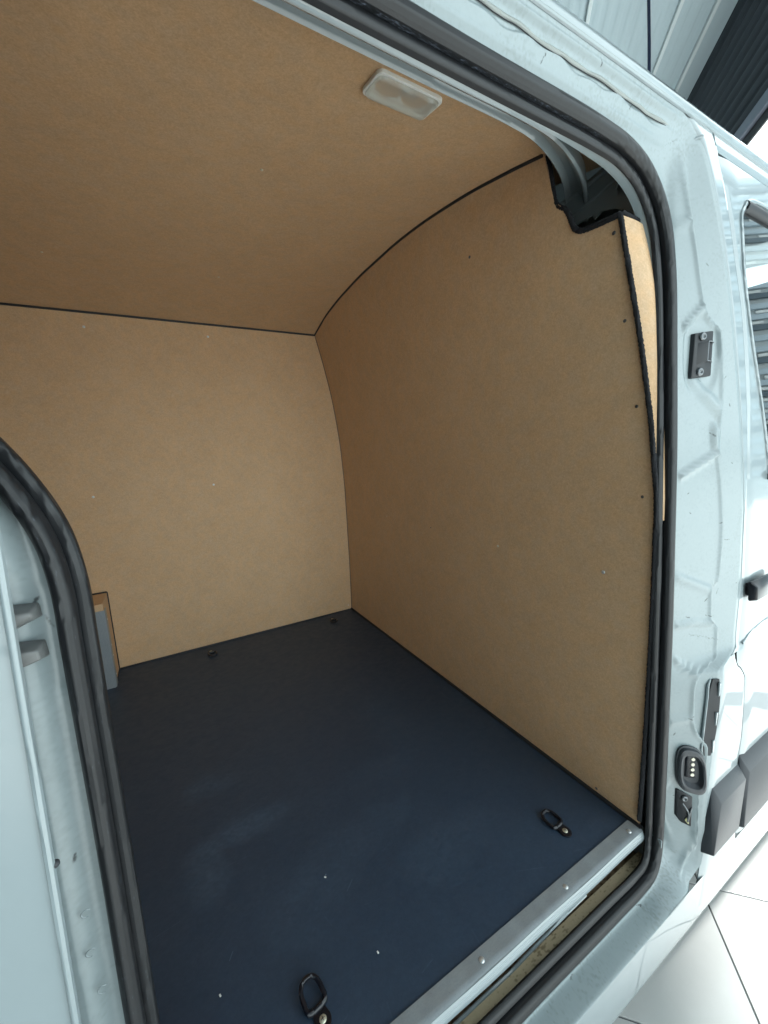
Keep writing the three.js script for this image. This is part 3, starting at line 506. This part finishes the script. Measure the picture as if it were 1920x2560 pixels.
// striker plate, contact boot and catch on the front pillar
const J = (x, y, o = 0) => [x, LOAD + y, flank(x, y) + 0.0065 + o];
const facing = (x, y) => { const e = 0.004, a = new THREE.Vector3(2 * e, 0, flank(x + e, y) - flank(x - e, y)), b = new THREE.Vector3(0, 2 * e, flank(x, y + e) - flank(x, y - e)); return a.cross(b).normalize(); };
const bolt = (parent, x, y, o, k = 1) => {
  const b = new THREE.LatheGeometry([[0, 0.003], [0.003, 0.003], [0.004, 0.006], [0.0065, 0.006], [0.0085, 0.004], [0.0095, 0.002], [0.0095, 0]].map(([r, h]) => new THREE.Vector2(r * k, h)), 20);
  const q = part('bolt', b, M.darkSteel, parent); q.position.set(...J(x, y, o)); q.quaternion.setFromUnitVectors(new THREE.Vector3(0, 1, 0), facing(x, y));
};
{
  const g = sub('striker_plate', van);
  part('plate', hull([J(0.101, 1.207), J(0.146, 1.213), J(0.095, 1.116), J(0.144, 1.121)].flatMap(([x, y, q]) => [[x, y, q - 0.006], [x, y, q + 0.001]]), 0.003), M.black, g);
  part('latch_block', hull([J(0.108, 1.188, 0.003), J(0.126, 1.19, 0.009), J(0.105, 1.144, 0.003), J(0.124, 1.15, 0.009), J(0.102, 1.188, 0), J(0.1, 1.144, 0)], 0.0015), M.black, g);
  part('latch_bar', mergeGeometries([tube([J(0.128, 1.192, 0.009), J(0.127, 1.17, 0.009), J(0.126, 1.15, 0.009)], 0.0015, { n: 8 }), tube([J(0.128, 1.192, 0.009), J(0.138, 1.192, 0.008), J(0.147, 1.19, 0.004)], 0.0015, { n: 8 }), tube([J(0.126, 1.15, 0.009), J(0.136, 1.15, 0.008), J(0.145, 1.149, 0.004)], 0.0015, { n: 8 })]), M.darkSteel, g);
  bolt(g, 0.118, 1.203, 0.003); bolt(g, 0.113, 1.127, 0.003);
}
{
  const g = sub('contact_boot', van), cx = 0.095, cy = 0.168;
  const outline = (k) => { const s = []; for (let i = 0; i < 40; i++) { const a = (i / 40) * Math.PI * 2, c = Math.cos(a), q = Math.sin(a), e = Math.pow(Math.abs(c) ** 3 + Math.abs(q) ** 3, -1 / 3); const x = c * e * 0.0255 * k, y = q * e * 0.058 * k; s.push([cx + x, cy + y - x * 0.3]); } return s; };
  const lay = [[1.06, 0.0], [1.06, 0.004], [1.0, 0.005], [1.0, 0.008], [0.97, 0.012], [0.86, 0.0145], [0.74, 0.013], [0.68, 0.006], [0.60, 0.0015], [0.0, 0.0008]], pos = [], uv = [], idx = [], nn = facing(cx, cy);
  lay.forEach(([k, h]) => { const s = outline(k); for (let i = 0; i <= 40; i++) { const [x, y] = s[i % 40], p = J(x, y, 0.002); pos.push(p[0] + nn.x * h, p[1] + nn.y * h, p[2] + nn.z * h); uv.push(i / 40, h); } });
  for (let j = 0; j < lay.length - 1; j++) for (let i = 0; i < 40; i++) { const a = j * 41 + i; idx.push(a, a + 1, a + 41, a + 1, a + 42, a + 41); }
  part('boot', toCreasedNormals(build(pos, uv, idx), 0.7), M.moulding, g);
  part('contact_block', hull([[0.087, 0.205], [0.1, 0.203], [0.085, 0.15], [0.098, 0.148]].flatMap(([x, y]) => [J(x, y, 0), J(x, y, 0.006)]), 0.002), M.gloss, g);
  for (let k = 0; k < 4; k++) { const c = part('contact', new THREE.CylinderGeometry(0.0042, 0.0042, 0.003, 14), std({ color: lin(0.62, 0.6, 0.5), roughness: 0.45, metalness: 0.4 }), g); c.position.set(...J(0.0945 - k * 0.0006, 0.199 - k * 0.0137, 0.0095)); c.quaternion.setFromUnitVectors(new THREE.Vector3(0, 1, 0), nn); }
}
{
  const g = sub('door_catch', van);
  part('plate', hull([J(0.074, 0.109), J(0.097, 0.092), J(0.0715, 0.04), J(0.091, 0.018), J(0.079, 0.025)].flatMap(([x, y, q]) => [[x, y, q - 0.006], [x, y, q + 0.001]]), 0.002), M.black, g);
  bolt(g, 0.0825, 0.09, 0.003, 0.85);
  part('fork', mergeGeometries([tube([J(0.08, 0.075, 0.003), J(0.085, 0.055, 0.008), J(0.0835, 0.03, 0.006)], 0.0022, { n: 8 }), tube([J(0.095, 0.068, 0.003), J(0.087, 0.05, 0.008), J(0.0845, 0.03, 0.006)], 0.0022, { n: 8 })]), M.darkSteel, g);
  part('grease', hull([J(0.081, 0.033, 0.006), J(0.085, 0.026, 0.006), J(0.083, 0.038, 0.006)], 0.0018), std({ color: lin(0.5, 0.47, 0.25), roughness: 0.4 }), g, 'pale grease on the fork');
}
// black plate standing for the shade inside the pillar slot, with pale tabs
{
  const sl = body('slot_shade_plate', (() => { const f = []; for (let i = 0; i <= 24; i++) { const y = lerp(0.205, 0.40, i / 24), e = 0.014 * Math.pow(Math.sin(Math.PI * clamp(i / 24, 0.02, 0.98)), 0.25); f.push({ o: new THREE.Vector3(X1(y) - 0.014 - 0.004 * (1 - i / 24), y, S(y) - 0.006), a: new THREE.Vector3(e / 0.014, 0, 0.6 * e / 0.014), b: new THREE.Vector3(0, 0, 1) }); } return sweep(f, [[-0.014, 0], [0.012, 0], [0.012, 0.002], [-0.014, 0.002]].reverse(), { crease: 0.5 }); })(), M.black, 'long black plate as the shade in a slot beside the pillar panel');
  for (const y of [0.375, 0.30, 0.228]) part('tab', put(box(0.008, 0.034, 0.004, 0.001), X1(y) - 0.0075, y, S(y) + 0.0005), M.paint, sl);
  body('slot_lip', (() => { const p = []; for (let i = 0; i <= 10; i++) { const y = lerp(0.2, 0.405, i / 10); p.push([X1(y) - 0.03 + (i === 0 || i === 10 ? 0.012 : 0), y, S(y) - 0.014]); } return tube(p, 0.003, { n: 8, seg: 60 }); })(), M.paint);
}
// guide wedges on the rear pillar
for (const [y0, y1, y2, y3, d] of [[0.868, 0.866, 0.856, 0.842, 0], [0.834, 0.831, 0.818, 0.809, 0.001]]) {
  const z = 0.045 + d;
  body('guide_wedge', hull([[-1.108, y0, z - 0.012], [-1.077, y1, z - 0.010], [-1.076, y2, z - 0.010], [-1.108, y3, z - 0.012], [-1.108, y0 - 0.003, z + 0.010], [-1.0795, y1 - 0.003, z + 0.006], [-1.079, y2 + 0.003, z + 0.005], [-1.108, y3 + 0.006, z + 0.010]], 0.0018), M.guide, d ? 'lower grey guide wedge' : 'upper grey guide wedge');
}
for (const [x, y] of [[-1.082, 0.545], [-1.084, 0.50], [-1.080, 0.452]]) { const g = new THREE.TorusGeometry(0.0042, 0.0008, 6, 16, 4.2); g.scale(1, 1, 0.5); g.rotateZ(x * 40); body('paint_blister', put(g, x, y, T(y) + 0.0145), M.paint); }
body('edge_plug', put(new THREE.SphereGeometry(0.0034, 10, 8), edgeX(0.655) + 0.0015, 0.655, 0.095), M.moulding);

// sill: aluminium strip, folded lip, step well
{
  const st = body('sill_strip', board(40, 6, (u, v) => { const x = lerp(-1.04, -0.004, u); return [x, 0.0032 + (v > 0.99 ? -0.002 : 0), lerp(-0.0005, 0.0345, v), x, v * 0.035]; }, [0, -1, 0], 0.002, true), M.al);
  for (const [x, z] of [[-0.037, 0.019], [-0.284, 0.018], [-0.534, 0.017], [-0.782, 0.017]]) screwHead(0.0058, M.steel, st, [x, 0.0030, z], [0, 1, 0]);
  const lip = [[0.0012, 0.0345], [0.0012, 0.036], [-0.003, 0.0372], [-0.0045, 0.039], [-0.008, 0.039], [-0.0095, 0.0412], [-0.0185, 0.0415], [-0.021, 0.0405], [-0.021, 0.038]];
  body('sill_lip', sheet(50, lip.length * 3 - 3, (u, v) => { const f = v * (lip.length - 1), i = Math.min(lip.length - 2, Math.floor(f)), t = f - i, x = lerp(-1.03, -0.006, u); return [x, lerp(lip[i][0], lip[i + 1][0], t), lerp(lip[i][1], lip[i + 1][1], t) + 0.0006 * Math.sin(x * 21), x, v]; }, true), M.paint, 'white folded lip under the aluminium strip');
  body('step_well', mergeGeometries([board(30, 3, (u, v) => [lerp(-1.04, 0.01, u), -0.095, lerp(-0.03, 0.022, v), u * 2, v * 0.2], [0, -1, 0], 0.003, true), board(30, 3, (u, v) => [lerp(-1.04, 0.01, u), lerp(-0.095, -0.004, v), -0.03, u * 2, v * 0.2 + 0.3], [0, 0, -1], 0.003)]), M.rust, 'dirty brown step well under the sill');
  body('step_cover', board(40, 6, (u, v) => [lerp(-1.04, 0.008, u), -0.082 + 0.003 * v, lerp(0.0215, 0.064, v), u * 1.3, v * 0.12 + 0.5], [0, -1, 0], 0.004, true), M.tan, 'tan cover strip in the step well');
  const curb = []; for (let i = 0; i <= 14; i++) { const t = i / 14, x = lerp(-1.0, -0.235, t); curb.push([x, -0.079 + 0.045 * smooth(0.7, 1, t), 0.0225 + 0.012 * smooth(0.72, 1, t)]); }
  body('step_edge', tube(curb, 0.0034, { n: 8, seg: 120 }), M.paint, 'white edge of the step well');
  body('well_side', put(box(0.004, 0.13, 0.12, 0.001), 0.012, -0.07, 0.012), M.inner);
}

// tie-down rings on the floor
function tieDown(x, z, turn, lie) {
  const g = sub('tie_down_ring', van); g.position.set(x, LOAD, z); g.rotation.y = turn;
  const s = new THREE.Shape(); s.absellipse(0, 0, 0.0135, 0.0155, Math.PI, 2 * Math.PI); s.lineTo(0.0105, 0.016); s.lineTo(-0.0105, 0.016); s.closePath();
  const br = new THREE.ExtrudeGeometry(s, { depth: 0.0022, bevelEnabled: true, bevelSize: 0.0012, bevelThickness: 0.0012, bevelSegments: 2, curveSegments: 14 }); br.rotateX(-Math.PI / 2);
  br.translate(0, 0.0014, 0); // the plate's round end points to +z
  const knuckle = new THREE.CylinderGeometry(0.0062, 0.0062, 0.017, 16); knuckle.rotateZ(Math.PI / 2); knuckle.scale(1, 0.9, 0.85); knuckle.translate(0, 0.0055, -0.0175);
  part('bracket', br, M.gloss, g); part('knuckle', knuckle, M.gloss, g);
  const w = 0.0178, y = lie, loop = [];
  for (const [a, b] of [[0, 0], [-0.8, 0], [-1, 0.12], [-1.03, 0.42], [-0.92, 0.78], [-0.55, 1.0], [0, 1.06], [0.55, 1.0], [0.92, 0.78], [1.03, 0.42], [1, 0.12], [0.8, 0]]) loop.push([a * w, lerp(0.0055, y, b), -0.0185 - b * 0.040]);
  part('ring', tube(loop, 0.0043, { n: 12, closed: true, seg: 90 }), M.gloss, g);
  const h = new THREE.SphereGeometry(0.0072, 16, 8, 0, Math.PI * 2, 0, Math.PI / 2); h.scale(1, 0.5, 1); part('screw', put(h, 0, 0.0034, 0), M.brass, g);
  for (const a of [0, 1]) part('screw_cross', put(box(a ? 0.0014 : 0.007, 0.001, a ? 0.007 : 0.0014, 0.0003), 0, 0.0066, 0), M.darkSteel, g);
  return g;
}
tieDown(-0.171, -0.066, 0.10, 0.009);
tieDown(-0.829, -0.066, 0.16, 0.016);
tieDown(-0.166, -1.64, Math.PI - 0.1, 0.008);
tieDown(-0.84, -1.64, Math.PI + 0.15, 0.008);
// crumbs of sawdust lying on the floor
const crumb = box(0.003, 0.002, 0.005, 0.0008);
for (const [x, z, a, where] of [[-0.738, -0.289, 0.9, 'near the middle of the dark load floor'], [-0.982, -0.197, 0.3, 'on the floor close to the rear door seal'], [-0.70, -0.10, 0.1, 'between the near ring and the aluminium sill strip']]) {
  const c = new THREE.Mesh(crumb, M.lampWhite); c.name = numbered('wood_chip'); c.position.set(x, LOAD + 0.0012, z); c.rotation.y = a; scene.add(c);
  tag(c, 'tiny pale wood chip lying ' + where, 'wood chip', 'wood chips on the load floor');
}

// ------------------------------------------------------------------ the hall round the van, turned 43 degrees
const HA = 0.7505, hall = (e1, e2) => [e1 * Math.cos(HA) + e2 * Math.sin(HA), -e1 * Math.sin(HA) + e2 * Math.cos(HA)];
function inHall(o, e1, y, e2) { const [x, z] = hall(e1, e2); o.position.set(x, y, z); o.rotation.y = HA; return o; }
const HC = 4.95 + LOAD, OPEN = 3.64 + LOAD, E2 = 1.75;
function structure(name, geo, m, e1, y, e2, label, category) { const o = inHall(new THREE.Mesh(geo, m), e1, y, e2); o.name = name; o.receiveShadow = o.castShadow = true; scene.add(o); return tag(o, label, category, null, 'structure'); }
// floor: slab, single tiles round the van, the rest in one piece
const slab = structure('floor', new THREE.BoxGeometry(18, 0.2, 10.75), M.grout, 1, -0.104, -3.625, 'white tiled shop floor under the van with dark joints', 'floor');
{
  const TS = 0.423, g = box(TS - 0.0045, 0.008, TS - 0.0045, 0.0015, 1), q = g.attributes.position, uv = g.attributes.uv;
  for (let i = 0; i < q.count; i++) uv.setXY(i, q.getX(i) / TS + 0.5, q.getZ(i) / TS + 0.5);
  const [cx, cz] = [0.462, 0.0]; // a crossing of joints
  const c1 = cx * Math.cos(HA) - cz * Math.sin(HA), c2 = cx * Math.sin(HA) + cz * Math.cos(HA), rest = [];
  for (let i = -20; i <= 22; i++) for (let j = -22; j <= 2; j++) {
    const e1 = c1 + (i + 0.5) * TS, e2 = c2 + (j + 0.5) * TS, near = i >= -4 && i <= 5 && j >= -3 && j <= 2;
    if (near) { const t = new THREE.Mesh(g, M.tile); t.name = 'tile'; t.receiveShadow = true; t.position.set(e1 - 1, 0.104 - 0.004 + 0.0 + 0.004 * 0 + 0.0, e2 + 3.625); t.rotation.y = (Math.round(rnd() * 3) * Math.PI) / 2; slab.add(t); } else rest.push([e1 - 1, e2 + 3.625]);
  }
  const im = new THREE.InstancedMesh(g, M.tile, rest.length), m4 = new THREE.Matrix4();
  rest.forEach(([a, b], k) => im.setMatrixAt(k, m4.makeTranslation(a, 0.1, b)));
  im.name = 'tiles'; im.userData.kind = 'stuff'; im.receiveShadow = true; slab.add(im);
}
structure('forecourt', new THREE.BoxGeometry(60, 0.2, 30), M.concrete, 1, -0.11, E2 + 15.01, 'pale paved forecourt outside the big door', 'forecourt');
// walls with thickness
const hallWalls = [['wall_back', 18, HC, 0.2, 1, -8.9], ['wall_left', 0.2, HC, 10.5, -7.9, -3.65], ['wall_right', 0.2, HC, 10.5, 9.9, -3.65]];
for (const [n, w, h, d, e1, e2] of hallWalls) structure(n, new THREE.BoxGeometry(w, h, d), M.hallWall, e1, h / 2, e2, 'plain pale wall of the hall', 'wall');
// ceiling of ribbed white panels
const roofHall = structure('ceiling', new THREE.BoxGeometry(18, 0.1, 11), M.hallCeiling, 1, HC + 0.09, -3.5, 'white ribbed panel ceiling of the hall', 'ceiling');
const joints = [-0.30 + (HC - LOAD - 0.99) / 2.63, -0.30 + (HC - LOAD - 0.99) / 2.16], strips = [E2, joints[1], joints[0], 0.4, -0.25, -0.9, -1.9, -2.9, -3.9, -4.9, -5.9, -6.9, -7.9, -8.8];
for (let k = 0; k < strips.length - 1; k++) {
  const a = strips[k], b = strips[k + 1], w = a - b - 0.012;
  const g = board(Math.max(6, Math.round(w / 0.01)), 2, (u, v) => { const z = lerp(-w / 2, w / 2, u); return [v * 17.6 - 8.8, 0.0025 * (k === 0 ? 0 : Math.tanh(4 * Math.sin(u * w * 62))), z]; }, [0, 1, 0], 0.02, false);
  const p = part('ceiling_panel', g, M.hallCeiling, roofHall); p.position.set(0, -0.085, (a + b) / 2 + 3.5);
  if (k) part('joint_rail', put(box(17.6, 0.05, 0.035, 0.006), 0, -0.10, a + 3.5), M.hallWall, roofHall);
}
// the wall with the big roller door, door half up
const front = structure('wall_front', mergeGeometries([put(new THREE.BoxGeometry(2, HC, 0.24), -7, HC / 2, 0), put(new THREE.BoxGeometry(1, HC, 0.24), 9.5, HC / 2, 0)].map((g) => g)), M.hallWall, 0, 0, E2 + 0.24, 'pale wall either side of the roller door', 'wall');
{
  const [x, z] = hall(1.5, E2), rs = thing('roller_shutter', [x, OPEN, z], 'dark roller shutter with wide ribs, raised above the van under the ceiling', 'roller shutter'); rs.rotation.y = HA;
  const n = 10, sh = (HC - OPEN - 0.12) / n;
  const prof = []; for (let i = 0; i <= 14; i++) { const t = i / 14; prof.push([lerp(0.002, sh - 0.004, t), -0.018 - 0.02 * Math.sin(Math.PI * t) ** 0.6 - (t > 0.9 ? 0.012 : 0)]); }
  const slat = board(2, 14, (u, v) => { const [y, zz] = prof[Math.round(v * 14)]; return [lerp(-7.5, 7.5, u), y, zz]; }, [0, 0, 1], 0.012, true);
  for (let k = 0; k < n; k++) part('slat', slat, M.shutter, rs).position.y = 0.12 + k * sh;
  part('bottom_bar', put(box(15, 0.11, 0.05, 0.008), 0, 0.063, -0.02), M.shutterBar, rs, 'grey bottom bar of the shutter');
  part('rubber_strip', put(box(15, 0.09, 0.02, 0.006), 0, -0.037, 0.0), M.black, rs);
}
// slatted building across the forecourt, mirrored in the side window
{
  const [x, z] = hall(9.5, 16), b = thing('building', [x, 0, z], 'pale building with slatted front across the forecourt, mirrored in the side window', 'building'); b.rotation.y = HA;
  part('wall', put(box(13, 12.8, 6, 0.02), 0, 6.4 - 0.01, 3.1), M.hallWall, b);
  const slat = box(12.6, 0.2, 0.16, 0.01, 1), vent = box(0.5, 0.12, 0.06, 0.01, 1);
  for (let k = 0; k < 30; k++) {
    part('slat', slat, k % 3 === 1 ? M.slatDark : M.slatBlue, b).position.set(0, 0.5 + k * 0.41, 0);
    for (let q = 0; q < 9; q++) if (rnd() < 0.6) part('vent', vent, M.slatWhite, b).position.set(-5.6 + q * 1.4 + rr(-0.2, 0.2), 0.7 + k * 0.41, 0.03);
  }
}
// a thin dark cable strung under the ceiling
{
  const cab = new THREE.Mesh(tube([[3.36, HC - 0.01, -1.93], [3.375, 4.3 + LOAD, -1.9], [3.385, 3.2 + LOAD, -1.885], [3.39, 1.6 + LOAD, -1.88], [3.39, 0.02, -1.88]], 0.014, { n: 8, seg: 40 }), std({ color: lin(0.01, 0.02, 0.06), roughness: 0.5 }));
  cab.name = 'cable'; scene.add(cab); tag(cab, 'thin dark blue cable hanging down from the white ceiling panels', 'cable');
}

scene.traverse((o) => { if (o.isMesh) { o.castShadow = true; o.receiveShadow = true; } });
renderer.render(scene, camera);
